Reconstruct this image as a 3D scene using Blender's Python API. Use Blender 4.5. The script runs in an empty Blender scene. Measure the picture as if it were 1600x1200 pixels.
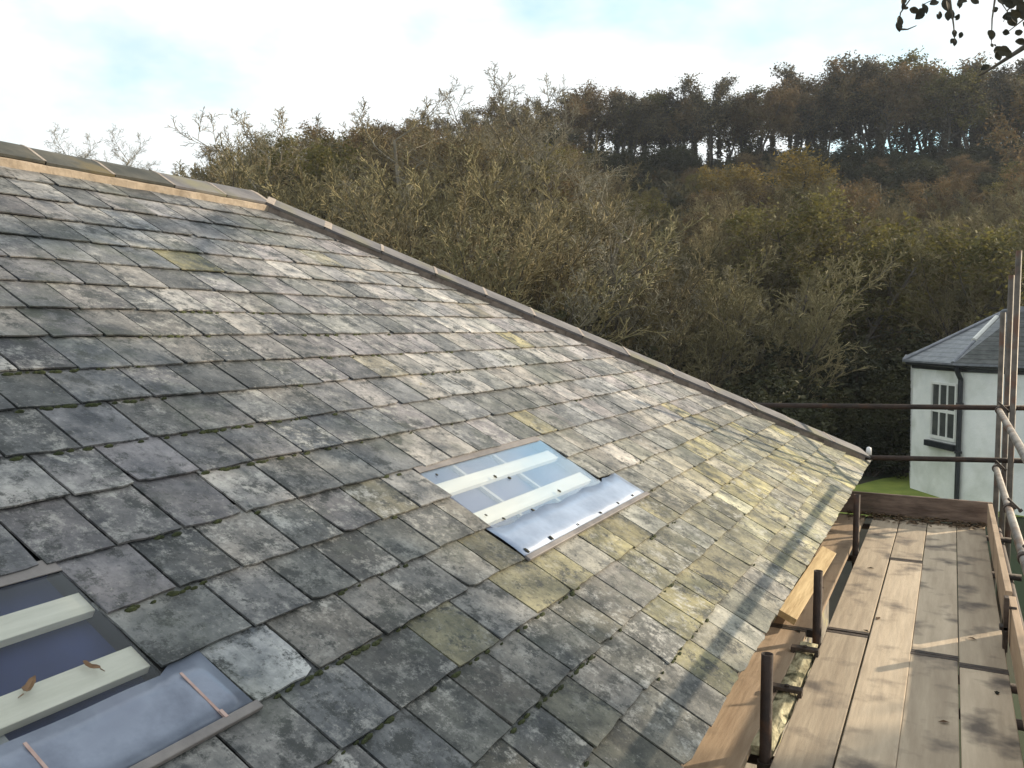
import bpy, bmesh, math, random
import numpy as np
from mathutils import Vector, Matrix
R = math.radians
sc = bpy.context.scene
col = sc.collection
ZC = 3.9                                   # eye height above the low ground

# ------------------------------------------------------------------ camera
PITCH, YAW, FPX = R(3.774), R(27.231), 1334.0
cam = bpy.data.cameras.new('camera'); cam_o = bpy.data.objects.new('camera', cam); col.objects.link(cam_o)
cam.sensor_fit = 'HORIZONTAL'; cam.angle = 2*math.atan(800/FPX)
cam.clip_start = .05; cam.clip_end = 3000
cam_o.location = (0, 0, ZC); cam_o.rotation_euler = (R(90)-PITCH, 0, YAW)
sc.camera = cam_o

# ------------------------------------------------------------------ light
SUN_AZ, SUN_EL = R(42), R(17.5)            # azimuth measured from +Y towards +X
L = Vector((math.cos(SUN_EL)*math.sin(SUN_AZ), math.cos(SUN_EL)*math.cos(SUN_AZ), math.sin(SUN_EL)))
sun = bpy.data.lights.new('sun', 'SUN'); sun.energy = 5.0; sun.angle = R(.6); sun.color = (1, .84, .62)
sun_o = bpy.data.objects.new('sun', sun); col.objects.link(sun_o)
sun_o.rotation_euler = L.to_track_quat('Z', 'Y').to_euler(); sun_o.location = (30, 30, 40)
w = bpy.data.worlds.new('World'); sc.world = w; w.use_nodes = True
nt = w.node_tree; nt.nodes.clear()
def N(t, typ, **kw):
    n = t.nodes.new(typ)
    for k, v in kw.items(): setattr(n, k, v)
    return n
sky = N(nt, 'ShaderNodeTexSky', sky_type='NISHITA', sun_disc=False)
sky.sun_elevation = SUN_EL; sky.sun_rotation = SUN_AZ; sky.air_density = 1.0; sky.dust_density = .6; sky.ozone_density = 2.0
tc = N(nt, 'ShaderNodeTexCoord')
mp = N(nt, 'ShaderNodeMapping'); mp.inputs['Scale'].default_value = (1, 1, 2.0); mp.inputs['Location'].default_value = (.37, .2, .1)
nz = N(nt, 'ShaderNodeTexNoise'); nz.inputs['Scale'].default_value = 2.6; nz.inputs['Detail'].default_value = 7; nz.inputs['Roughness'].default_value = .52
cr = N(nt, 'ShaderNodeValToRGB'); cr.color_ramp.elements[0].position = .31; cr.color_ramp.elements[1].position = .48; cr.color_ramp.elements[0].color = (.16, .16, .16, 1)
mix = N(nt, 'ShaderNodeMix', data_type='RGBA')
bg = N(nt, 'ShaderNodeBackground'); bg.inputs['Strength'].default_value = .105
wo = N(nt, 'ShaderNodeOutputWorld')
nt.links.new(tc.outputs['Generated'], mp.inputs['Vector']); nt.links.new(mp.outputs[0], nz.inputs['Vector'])
nt.links.new(nz.outputs['Fac'], cr.inputs[0]); nt.links.new(cr.outputs[0], mix.inputs['Factor'])
tn = N(nt, 'ShaderNodeMix', data_type='RGBA', blend_type='MULTIPLY'); tn.inputs['Factor'].default_value = 1; tn.inputs['B'].default_value = (1.5, 2.1, 1.8, 1)
nt.links.new(sky.outputs[0], tn.inputs['A']); nt.links.new(tn.outputs['Result'], mix.inputs['A']); mix.inputs['B'].default_value = (7.1, 7.45, 7.5, 1)
nt.links.new(mix.outputs['Result'], bg.inputs['Color']); nt.links.new(bg.outputs[0], wo.inputs[0])
vs = sc.view_settings; vs.view_transform = 'Standard'; vs.look = 'None'; vs.exposure = .55; vs.gamma = 1; vs.use_curve_mapping = False

# ------------------------------------------------------------------ helpers
_f = Vector((-math.sin(YAW)*math.cos(PITCH), math.cos(YAW)*math.cos(PITCH), -math.sin(PITCH)))
_r = Vector((math.cos(YAW), math.sin(YAW), 0)); _u = _r.cross(_f)
def ray(x, y): return (_f*FPX + _r*(x-800) + _u*(600-y)).normalized()
def at(x, y, d):                            # point d metres in front of the eye along photo pixel (x, y)
    v = ray(x, y); v = v*(d/v.dot(_f)); return Vector((v.x, v.y, v.z+ZC))
def tag(o, label=None, cat=None, group=None, kind=None):
    if label: o['label'] = label
    if cat: o['category'] = cat
    if group: o['group'] = group
    if kind: o['kind'] = kind
    return o
def empty(name, loc, label=None, cat=None, group=None):
    o = bpy.data.objects.new(name, None); o.location = loc; o.empty_display_size = .2; col.objects.link(o)
    return tag(o, label, cat, group)
class MB:
    def __init__(s): s.v = []; s.f = []; s.c = []
    def poly(s, pts):
        n = len(s.v); s.v += [tuple(p) for p in pts]; s.f.append(tuple(range(n, n+len(pts))))
    def hexa(s, b, t):                      # bottom loop b (ccw seen from outside-top), top loop t
        n = len(s.v); k = len(b); s.v += [tuple(p) for p in b] + [tuple(p) for p in t]
        s.f.append(tuple(range(n+k-1, n-1, -1))); s.f.append(tuple(range(n+k, n+2*k)))
        for i in range(k):
            j = (i+1) % k; s.f.append((n+i, n+j, n+k+j, n+k+i))
    def box(s, x0, x1, y0, y1, z0, z1):
        s.hexa([(x0,y0,z0),(x1,y0,z0),(x1,y1,z0),(x0,y1,z0)], [(x0,y0,z1),(x1,y0,z1),(x1,y1,z1),(x0,y1,z1)])
    def bar(s, p, q, a, b, up=Vector((0,0,1))):   # rectangular bar a wide, b high
        p = Vector(p); q = Vector(q); d = (q-p).normalized(); x = d.cross(up).normalized(); y = x.cross(d)
        x = x*a/2; y = y*b/2
        s.hexa([p-x-y, p+x-y, p+x+y, p-x+y], [q-x-y, q+x-y, q+x+y, q-x+y])
    def tube(s, pts, rad, k=10, cap=True):
        pts = [Vector(p) for p in pts]; n = len(s.v); m = len(pts)
        rad = rad if hasattr(rad, '__len__') else [rad]*m
        for i, p in enumerate(pts):
            d = (pts[min(i+1, m-1)]-pts[max(i-1, 0)]).normalized()
            x = d.cross(Vector((.31, .17, .93))); x = x.normalized() if x.length > 1e-4 else Vector((1,0,0)); y = d.cross(x)
            for j in range(k):
                a = 2*math.pi*j/k; s.v.append(tuple(p+(x*math.cos(a)+y*math.sin(a))*rad[i]))
        for i in range(m-1):
            for j in range(k):
                a = n+i*k+j; b = n+i*k+(j+1) % k; s.f.append((a, b, b+k, a+k))
        if cap:
            s.f.append(tuple(range(n+k-1, n-1, -1))); s.f.append(tuple(range(n+(m-1)*k, n+m*k)))
    def pipe(s, p, q, ro, ri, k=14):            # open ended hollow tube with a wall
        p = Vector(p); q = Vector(q); d = (q-p).normalized(); x = d.orthogonal().normalized(); y = d.cross(x); n = len(s.v)
        for c, r in ((p, ro), (q, ro), (q, ri), (p, ri)):
            for j in range(k):
                a = 2*math.pi*j/k; s.v.append(tuple(c+(x*math.cos(a)+y*math.sin(a))*r))
        for i in range(4):
            for j in range(k):
                a = n+i*k+j; b = n+i*k+(j+1) % k; A = n+((i+1) % 4)*k+j; B = n+((i+1) % 4)*k+(j+1) % k; s.f.append((a, b, B, A))
    def build(s, name, m, parent=None, smooth=False, bevel=0):
        me = bpy.data.meshes.new(name); me.from_pydata(s.v, [], s.f); me.update()
        if s.c:
            at_ = me.color_attributes.new('tint', 'FLOAT_COLOR', 'POINT')
            at_.data.foreach_set('color', np.array(s.c, dtype=np.float32).ravel())
        me.materials.append(m)
        if smooth: me.shade_smooth()
        o = bpy.data.objects.new(name, me); col.objects.link(o)
        if parent: par(o, parent)
        if bevel:
            bv = o.modifiers.new('bevel', 'BEVEL'); bv.width = bevel; bv.segments = 2; bv.limit_method = 'ANGLE'
        return o
WM = {}
def wmat(o):
    if o is None: return Matrix()
    return wmat(o.parent) @ (o.matrix_parent_inverse if o.parent else Matrix()) @ Matrix.LocRotScale(o.location, o.rotation_euler, o.scale)
def par(o, p):                               # parent, keeping the coordinates the mesh was built in
    o.parent = p; o.matrix_parent_inverse = wmat(p).inverted()

# ------------------------------------------------------------------ materials
def mat(name, c1, c2=None, scale=5, detail=6, rough=.8, metal=0, bump=0, bscale=None, stretch=(1,1,1), c3=None, pos=(.35,.65), spec=.5, rnd=0, coord='Object', dirt=None):
    m = bpy.data.materials.new(name); m.use_nodes = True; t = m.node_tree; b = t.nodes['Principled BSDF']
    b.inputs['Roughness'].default_value = rough; b.inputs['Metallic'].default_value = metal; b.inputs['Specular IOR Level'].default_value = spec
    if c2 is None:
        b.inputs['Base Color'].default_value = (*c1, 1); return m
    tc = N(t, 'ShaderNodeTexCoord'); mp = N(t, 'ShaderNodeMapping'); mp.inputs['Scale'].default_value = stretch
    oi = N(t, 'ShaderNodeObjectInfo'); ad = N(t, 'ShaderNodeVectorMath', operation='ADD'); ml = N(t, 'ShaderNodeMath', operation='MULTIPLY'); ml.inputs[1].default_value = 37
    t.links.new(oi.outputs['Random'], ml.inputs[0]); t.links.new(tc.outputs[coord], ad.inputs[0]); t.links.new(ml.outputs[0], ad.inputs[1])
    t.links.new(ad.outputs[0], mp.inputs['Vector'])
    n = N(t, 'ShaderNodeTexNoise'); n.inputs['Scale'].default_value = scale; n.inputs['Detail'].default_value = detail; n.inputs['Roughness'].default_value = .65
    t.links.new(mp.outputs[0], n.inputs['Vector'])
    r = N(t, 'ShaderNodeValToRGB'); e = r.color_ramp.elements; e[0].position, e[1].position = pos; e[0].color = (*c1, 1); e[1].color = (*c2, 1)
    if c3: x = e.new((pos[0]+pos[1])/2); x.color = (*c3, 1)
    t.links.new(n.outputs['Fac'], r.inputs[0]); out = r.outputs[0]
    if rnd:
        hs = N(t, 'ShaderNodeHueSaturation'); mr = N(t, 'ShaderNodeMapRange'); mr.inputs['To Min'].default_value = 1-rnd; mr.inputs['To Max'].default_value = 1+rnd
        t.links.new(oi.outputs['Random'], mr.inputs[0]); t.links.new(mr.outputs[0], hs.inputs['Value']); t.links.new(out, hs.inputs['Color']); out = hs.outputs[0]
    if dirt:                                 # stains: (colour, scale, lo, hi)
        dc, ds, lo, hi = dirt
        n2 = N(t, 'ShaderNodeTexNoise'); n2.inputs['Scale'].default_value = ds; n2.inputs['Detail'].default_value = 5; t.links.new(ad.outputs[0], n2.inputs['Vector'])
        mr = N(t, 'ShaderNodeMapRange'); mr.inputs['From Min'].default_value = lo; mr.inputs['From Max'].default_value = hi; t.links.new(n2.outputs['Fac'], mr.inputs[0])
        mx = N(t, 'ShaderNodeMix', data_type='RGBA'); t.links.new(mr.outputs[0], mx.inputs['Factor']); t.links.new(out, mx.inputs['A']); mx.inputs['B'].default_value = (*dc, 1); out = mx.outputs['Result']
    t.links.new(out, b.inputs['Base Color'])
    if bump:
        n3 = N(t, 'ShaderNodeTexNoise'); n3.inputs['Scale'].default_value = bscale or scale*3; n3.inputs['Detail'].default_value = 6; t.links.new(mp.outputs[0], n3.inputs['Vector'])
        bp = N(t, 'ShaderNodeBump'); bp.inputs['Strength'].default_value = bump; bp.inputs['Distance'].default_value = .02
        t.links.new(n3.outputs['Fac'], bp.inputs['Height']); t.links.new(bp.outputs[0], b.inputs['Normal'])
    return m
def slate_mat(name, strength=1.0):
    m = bpy.data.materials.new(name); m.use_nodes = True; t = m.node_tree; b = t.nodes['Principled BSDF']; lk = t.links.new
    tc = N(t, 'ShaderNodeTexCoord'); a = N(t, 'ShaderNodeAttribute', attribute_name='tint')
    off = N(t, 'ShaderNodeVectorMath', operation='MULTIPLY_ADD'); off.inputs[1].default_value = (9, 7, 5)    # every slate its own patch of pattern
    lk(a.outputs['Alpha'], off.inputs[0]); lk(tc.outputs['Object'], off.inputs[2])
    def noise(sc_, det, ro, dist=0, vec=off.outputs[0]):
        n = N(t, 'ShaderNodeTexNoise'); n.inputs['Scale'].default_value = sc_; n.inputs['Detail'].default_value = det; n.inputs['Roughness'].default_value = ro; n.inputs['Distortion'].default_value = dist; lk(vec, n.inputs['Vector']); return n.outputs['Fac']
    def rng(x, lo, hi, a0=0, a1=1):
        r = N(t, 'ShaderNodeMapRange'); r.inputs['From Min'].default_value = lo; r.inputs['From Max'].default_value = hi; r.inputs['To Min'].default_value = a0; r.inputs['To Max'].default_value = a1; lk(x, r.inputs[0]); return r.outputs[0]
    def mixc(f, A, B, bt='MIX'):
        x = N(t, 'ShaderNodeMix', data_type='RGBA', blend_type=bt)
        for s, v in (('Factor', f), ('A', A), ('B', B)):
            if hasattr(v, 'links'): lk(v, x.inputs[s])
            else: x.inputs[s].default_value = v
        return x.outputs['Result']
    def mul(x, y):
        q = N(t, 'ShaderNodeMath', operation='MULTIPLY')
        for i, v in enumerate((x, y)):
            if hasattr(v, 'links'): lk(v, q.inputs[i])
            else: q.inputs[i].default_value = v
        return q.outputs[0]
    c = a.outputs['Color']
    ob = tc.outputs['Object']
    c = mixc(rng(noise(5.5, 10, .7), .36, .64), mixc(1.0, c, (.33, .36, .40, 1), 'MULTIPLY'), mixc(1.0, c, (1.62, 1.58, 1.52, 1), 'MULTIPLY'))
    rnd2 = rng(noise(1.1, 3, .5), .38, .62)
    c = mixc(mul(rng(noise(14, 11, .8), .50, .60), mul(rnd2, .8)), c, (.44, .435, .41, 1))              # pale crustose lichen
    c = mixc(mul(rng(noise(8, 10, .82), .52, .58), .88), c, (.026, .030, .030, 1))                       # black lichen and dirt
    c = mixc(mul(rng(noise(38, 8, .8), .55, .62), .65), c, (.035, .038, .036, 1))
    c = mixc(mul(rng(noise(55, 6, .75), .58, .66), .35), c, (.48, .47, .44, 1))
    c = mixc(mul(rng(noise(3.1, 6, .7, 0, ob), .69, .74), .8), c, (.26, .21, .05, 1))                     # ochre lichen spots
    sv = N(t, 'ShaderNodeMapping'); sv.inputs['Scale'].default_value = (26, 3.0, 1); lk(off.outputs[0], sv.inputs['Vector'])
    c = mixc(mul(rng(noise(1.0, 8, .75, 0, sv.outputs[0]), .53, .66), .55), c, mixc(1.0, c, (.40, .42, .44, 1), 'MULTIPLY'))     # run-off streaks
    c = mixc(mul(rng(noise(.75, 9, .75, 0, ob), .50, .62), .62), c, mixc(1.0, c, (.36, .39, .40, 1), 'MULTIPLY'))   # broad grime patches
    c = mixc(mul(rng(noise(1.6, 7, .7, 0, ob), .53, .68), .6), c, (.055, .066, .048, 1))                  # mossy green wash
    lk(c, b.inputs['Base Color']); b.inputs['Roughness'].default_value = .62; b.inputs['Specular IOR Level'].default_value = .45
    bp = N(t, 'ShaderNodeBump'); bp.inputs['Strength'].default_value = .5*strength; bp.inputs['Distance'].default_value = .012
    lk(noise(22, 9, .7, .4), bp.inputs['Height']); lk(bp.outputs[0], b.inputs['Normal'])
    return m
M = {}
M['slate'] = slate_mat('weathered_slate')
M['deck'] = mat('roof_underlay', (.02, .02, .02))
M['ridge'] = mat('ridge_clay', (.085, .082, .088), (.17, .16, .16), 4, rough=.75, bump=.15, dirt=((.16,.15,.10), 3, .52, .7))
M['ridge_old'] = mat('ridge_mossy', (.03, .033, .03), (.09, .085, .07), 3.5, rough=.85, bump=.3, dirt=((.12,.095,.045), 2.6, .58, .72))
M['mortar'] = mat('mortar', (.30, .24, .18), (.43, .355, .28), 9, rough=.9, bump=.4)
M['mortar_pale'] = mat('pale_mortar', (.24, .20, .17), (.36, .31, .27), 14, rough=.9, bump=.3)
M['lead'] = mat('lead_sheet', (.12, .14, .19), (.25, .285, .36), 4, rough=.3, metal=.25, bump=.12, bscale=6, dirt=((.09,.10,.15), 4, .55, .7))
M['lead_bright'] = mat('clean_lead', (.22, .27, .37), (.34, .41, .54), 4, rough=.3, metal=.2, bump=.1, bscale=6)
M['lead_dark'] = mat('lead_dull', (.12, .11, .11), (.22, .2, .19), 6, rough=.6, bump=.2)
M['copper'] = mat('copper_strap', (.34, .22, .19), (.46, .33, .29), 20, rough=.45, metal=.3)
M['batten'] = mat('pale_batten', (.52, .49, .38), (.66, .62, .5), 3, rough=.7, stretch=(1, 9, 9))
M['membrane'] = mat('blue_membrane', (.014, .022, .075), (.022, .034, .11), 6, rough=.7)
M['lath'] = mat('grey_lath', (.28, .28, .27), (.38, .38, .36), 6, rough=.8)
M['board'] = mat('weathered_board', (.36, .285, .205), (.48, .39, .285), 2.2, rough=.85, bump=.2, bscale=5, stretch=(7, .7, 7), rnd=.18, dirt=((.13,.105,.085), 4.2, .54, .70))
M['board_new'] = mat('orange_board', (.31, .22, .145), (.41, .305, .21), 2.4, rough=.8, bump=.2, bscale=5, stretch=(7, .7, 7), rnd=.1, dirt=((.17,.12,.08), 3.6, .55, .72))
M['timber'] = mat('golden_timber', (.36, .25, .115), (.54, .41, .22), 2.5, rough=.7, bump=.2, stretch=(12, 1, 12))
M['steel'] = mat('galvanised_tube', (.12, .105, .09), (.30, .28, .26), 7, rough=.55, metal=.35, bump=.12, dirt=((.12,.06,.03), 6, .54, .66))
M['steel_dark'] = mat('rusty_tube', (.018, .012, .01), (.05, .03, .022), 9, rough=.75, metal=.2, bump=.25, dirt=((.07,.032,.016), 8, .55, .66))
M['steel_old'] = mat('weathered_tube', (.05, .042, .034), (.13, .11, .09), 7, rough=.6, metal=.25, bump=.12, dirt=((.10,.05,.03), 6, .52, .66))
M['coupler'] = mat('rusty_coupler', (.03, .025, .022), (.09, .065, .05), 12, rough=.7, metal=.3, bump=.3)
M['toe'] = mat('dirty_toe_board', (.09, .06, .045), (.21, .15, .115), 3, rough=.9, bump=.3, stretch=(1.2, 1.2, 6), dirt=((.05,.05,.035), 3, .52, .68))
M['white'] = mat('white_render', (.74, .76, .74), (.86, .87, .85), 1.6, rough=.85, bump=.25, bscale=22, dirt=((.52, .54, .48), 1.1, .52, .8))
M['stone'] = mat('rubble_stone', (.14, .125, .105), (.34, .30, .25), 5, rough=.9, bump=.6, dirt=((.42,.38,.2), 7, .55, .68))
M['black'] = mat('black_paint', (.012, .014, .018), (.03, .033, .04), 8, rough=.4)
M['far_slate'] = mat('cottage_slate', (.13, .137, .15), (.25, .257, .27), 3.5, rough=.5, bump=.3, stretch=(1, 1, 3))
M['far_lead'] = mat('cottage_lead', (.13, .14, .16), (.24, .25, .28), 5, rough=.45, metal=.2)
M['sheet_white'] = mat('pale_lead', (.62, .62, .58), (.74, .74, .7), 6, rough=.5)
M['paint'] = mat('white_gloss', (.72, .73, .70), (.8, .8, .77), 5, rough=.4)
M['cap'] = mat('white_plastic', (.7, .7, .72), (.8, .8, .8), 5, rough=.4)
M['litter'] = mat('leaf_litter', (.045, .03, .018), (.16, .10, .05), 30, rough=.95)
M['leaf_dry'] = mat('dry_leaf', (.09, .05, .028), (.19, .11, .055), 30, rough=.8)
M['speck'] = mat('moss_speck', (.02, .022, .016), (.05, .045, .03), 40, rough=.95)
t = M['far_slate'].node_tree; b = t.nodes['Principled BSDF']; src = b.inputs['Base Color'].links[0].from_socket
tc_ = N(t, 'ShaderNodeTexCoord'); wv = N(t, 'ShaderNodeTexWave', bands_direction='Z', wave_profile='SAW'); wv.inputs['Scale'].default_value = 2.9; wv.inputs['Distortion'].default_value = .25
mr = N(t, 'ShaderNodeMapRange'); mr.inputs['From Min'].default_value = .0; mr.inputs['From Max'].default_value = .25; mr.inputs['To Min'].default_value = .45
hs = N(t, 'ShaderNodeHueSaturation'); t.links.new(tc_.outputs['Object'], wv.inputs['Vector']); t.links.new(wv.outputs['Fac'], mr.inputs[0]); t.links.new(mr.outputs[0], hs.inputs['Value']); t.links.new(src, hs.inputs['Color']); t.links.new(hs.outputs[0], b.inputs['Base Color'])
def glass_mat(name):
    m = bpy.data.materials.new(name); m.use_nodes = True; t = m.node_tree; t.nodes.clear(); lk = t.links.new
    o = N(t, 'ShaderNodeOutputMaterial'); gl = N(t, 'ShaderNodeBsdfGlossy'); gl.inputs['Roughness'].default_value = .04; gl.inputs['Color'].default_value = (.9, .95, 1, 1)
    tr = N(t, 'ShaderNodeBsdfTransparent'); tr.inputs['Color'].default_value = (.95, .965, .98, 1)
    lw = N(t, 'ShaderNodeLayerWeight'); lw.inputs['Blend'].default_value = .5
    pw = N(t, 'ShaderNodeMath', operation='POWER'); pw.inputs[1].default_value = 4.4; lk(lw.outputs['Facing'], pw.inputs[0])
    fr = N(t, 'ShaderNodeMath', operation='MULTIPLY_ADD'); fr.inputs[1].default_value = 2.3; fr.use_clamp = True; fr.inputs[2].default_value = .004; lk(pw.outputs[0], fr.inputs[0])
    tc = N(t, 'ShaderNodeTexCoord'); n = N(t, 'ShaderNodeTexNoise'); n.inputs['Scale'].default_value = 3; lk(tc.outputs['Object'], n.inputs['Vector'])
    bp = N(t, 'ShaderNodeBump'); bp.inputs['Strength'].default_value = .06; bp.inputs['Distance'].default_value = .02; lk(n.outputs['Fac'], bp.inputs['Height']); lk(bp.outputs[0], gl.inputs['Normal'])
    mx = N(t, 'ShaderNodeMixShader'); lk(fr.outputs[0], mx.inputs[0]); lk(tr.outputs[0], mx.inputs[1]); lk(gl.outputs[0], mx.inputs[2]); lk(mx.outputs[0], o.inputs[0])
    return m
M['glass'] = glass_mat('roof_glass')
M['pane'] = mat('dark_pane', (.05, .055, .055), (.10, .105, .10), 2, rough=.12)
def leaf_mat(name, c1, c2, scale=.6, tl=.35):
    m = mat(name, c1, c2, scale, rough=.7, rnd=.18, spec=.25, detail=8); t = m.node_tree; b = t.nodes['Principled BSDF']; o = t.nodes['Material Output']
    tr = N(t, 'ShaderNodeBsdfTranslucent'); mx = N(t, 'ShaderNodeMixShader'); mx.inputs[0].default_value = tl
    src = b.inputs['Base Color'].links[0].from_socket
    t.links.new(src, tr.inputs['Color']); t.links.new(b.outputs[0], mx.inputs[1]); t.links.new(tr.outputs[0], mx.inputs[2]); t.links.new(mx.outputs[0], o.inputs[0])
    return m
M['undergrowth'] = leaf_mat('undergrowth_leaves', (.035, .032, .015), (.13, .105, .05), .3)
M['bark'] = mat('bark', (.045, .038, .03), (.11, .095, .075), 3, rough=.95, rnd=.2)
M['bark_pale'] = mat('pale_bark', (.13, .115, .085), (.30, .265, .20), 1.5, rough=.95, rnd=.15)
M['twig_olive'] = mat('olive_twigs', (.12, .105, .05), (.25, .21, .105), .5, rough=.95, rnd=.25)
M['twig_brown'] = mat('brown_twigs', (.13, .105, .055), (.27, .215, .105), .5, rough=.95, rnd=.25)
M['twig_grey'] = mat('grey_twigs', (.15, .135, .095), (.31, .275, .19), .5, rough=.95, rnd=.2)
M['leaf_rust'] = leaf_mat('rust_leaves', (.07, .052, .03), (.19, .13, .065), tl=.45)
M['leaf_dark'] = leaf_mat('dark_leaves', (.04, .038, .028), (.12, .10, .062), tl=.45)
M['leaf_olive'] = leaf_mat('olive_leaves', (.065, .062, .022), (.17, .15, .045), tl=.42)
M['leaf_gold'] = leaf_mat('gold_leaves', (.12, .085, .02), (.25, .18, .045))
M['leaf_ever'] = leaf_mat('evergreen_leaves', (.020, .026, .013), (.075, .072, .032), tl=.28)
M['leaf_near'] = leaf_mat('near_leaves', (.018, .02, .016), (.05, .045, .028), 6, tl=.2)
M['ground'] = mat('woodland_floor', (.018, .017, .010), (.05, .04, .024), .35, rough=1, bump=.4, dirt=((.03,.045,.015), .12, .45, .62))
M['lawn'] = mat('lawn_grass', (.13, .18, .025), (.24, .28, .045), .9, rough=.95, bump=.5, bscale=40)

# ------------------------------------------------------------------ terrain
def gz(x, y):
    d = -x*math.sin(YAW)+y*math.cos(YAW)                 # distance along the view
    l = x*math.cos(YAW)+y*math.sin(YAW)                  # sideways
    s = max(0, d-27); crest = 92
    h = .325*min(s, crest-27)
    if s > crest-27: h = max(9, h-(s-(crest-27))*.12)
    if s < 8: h = .325*s*s/16
    h *= 1-.25*max(0, min(1, (-l-20)/60))
    return h - .5 + .5*math.sin(x*.13)*math.sin(y*.11)*min(1, s/15)
def terrain():
    n = 120; xs = []
    mb = MB(); rng_ = [(-1+2*i/n) for i in range(n+1)]
    def wp(a): return math.copysign(abs(a)**2.2, a)*900
    for j in range(n+1):
        for i in range(n+1):
            x = wp(rng_[i]); y = wp(rng_[j])+40; mb.v.append((x, y, gz(x, y)))
    for j in range(n):
        for i in range(n):
            a = j*(n+1)+i; mb.f.append((a, a+1, a+n+2, a+n+1))
    tag(mb.build('ground', M['ground'], smooth=True), kind='structure')
terrain()
def lawn():
    mb = MB(); n = 40; m = 24
    for j in range(m+1):
        for i in range(n+1):
            d = 17+(24.6-17)*j/m; l = -8+30*i/n
            far_ = min(26, max(22, 23.2+(l-9.2)*.85)); d = 19.5+(far_-19.5)*j/m
            if j == m: d += .12*math.sin(l*4.7)
            x = l*math.cos(YAW)-d*math.sin(YAW); y = l*math.sin(YAW)+d*math.cos(YAW)
            mb.v.append((x, y, gz(x, y)+.03))
    for j in range(m):
        for i in range(n):
            a = j*(n+1)+i; mb.f.append((a, a+1, a+n+2, a+n+1))
    tag(mb.build('lawn', M['lawn'], smooth=True), kind='structure')
lawn()

# ------------------------------------------------------------------ the slate-roofed building
TH = R(29); CT, ST = math.cos(TH), math.sin(TH)
EX, EZ = -.70, ZC-1.30
RF = Matrix(((0, -CT, ST, EX), (1, 0, 0, 0), (0, ST, CT, EZ), (0, 0, 0, 1)))       # roof frame: x along eave, y up the slope, z out
def rp(s, t, z=0): return RF @ Vector((s, t, z))
HIP0, HIPK, TR = 9.08, .875, 4.68
S0 = -3.0
bld = empty('slate_roofed_building', (EX-.3, 0, 0), 'long stone building with a weathered slate hipped roof and two glazed openings', 'building')
rnd = random.Random(4)
T = [-.03, .197, .40, .624, .84, 1.04, 1.247, 1.457, 1.69, 1.905, 2.14, 2.36, 2.59, 2.82, 3.05, 3.28, 3.52, 3.77, 4.03, 4.29, 4.55, 4.70]
HOLES = {4: [(.15, 1.457), (2.885, 4.33)], 5: [(.25, 1.338), (2.935, 4.11)], 6: [(.25, 1.338), (2.935, 4.11)]}
PALE = (4, 1.457, 1.685)
def clip(pts, a, b, c):                     # keep a*s+b*t<=c
    out = []
    for i in range(len(pts)):
        p, q = pts[i], pts[(i+1) % len(pts)]
        fp = a*p[0]+b*p[1]-c; fq = a*q[0]+b*q[1]-c
        if fp <= 0: out.append(p)
        if fp*fq < 0:
            k = fp/(fp-fq); out.append((p[0]+(q[0]-p[0])*k, p[1]+(q[1]-p[1])*k))
    return out
def tint(s, t):
    k = rnd.random()
    base = rnd.choice([(.195,.20,.235), (.165,.185,.22), (.245,.235,.25), (.21,.20,.235), (.135,.15,.17), (.29,.29,.295), (.25,.24,.235), (.185,.20,.205)])
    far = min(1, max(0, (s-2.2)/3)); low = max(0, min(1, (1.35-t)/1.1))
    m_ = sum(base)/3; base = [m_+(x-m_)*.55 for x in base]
    v = rnd.uniform(.38, .74)*(1+.95*far)  # random tone, with shade painted in near and sunlit brightness painted in far
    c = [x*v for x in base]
    patch = .5+.25*(math.sin(s*1.9+t*2.3+.6)+math.sin(s*3.7-t*4.1+2.0))       # lichen colonies spread over neighbouring slates
    p_ = .012+.6*low*(1 if s > 1.6 else .3)*max(0, patch*1.7-.45)
    if k < p_:
        y = rnd.uniform(.35, .85); c = [c[0]*(1-y)+.25*v*y, c[1]*(1-y)+.225*v*y, c[2]*(1-y)+.10*v*y]
    elif k > .94: c = [x*1.35 for x in c]
    lf = far*low; ol = .6*low*(1 if s > 1.6 else .2)*rnd.random()
    m2 = sum(c)/3; c = [c[0]*(1-ol)+m2*1.12*ol, c[1]*(1-ol)+m2*1.06*ol, c[2]*(1-ol)+m2*.62*ol]
    c[0] *= 1+.05*far+.05*lf; c[1] *= 1+.05*lf; c[2] *= 1-.06*far-.16*lf  # sunlight's warmth tinted into the far slates, strongest low down
    return c
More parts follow.
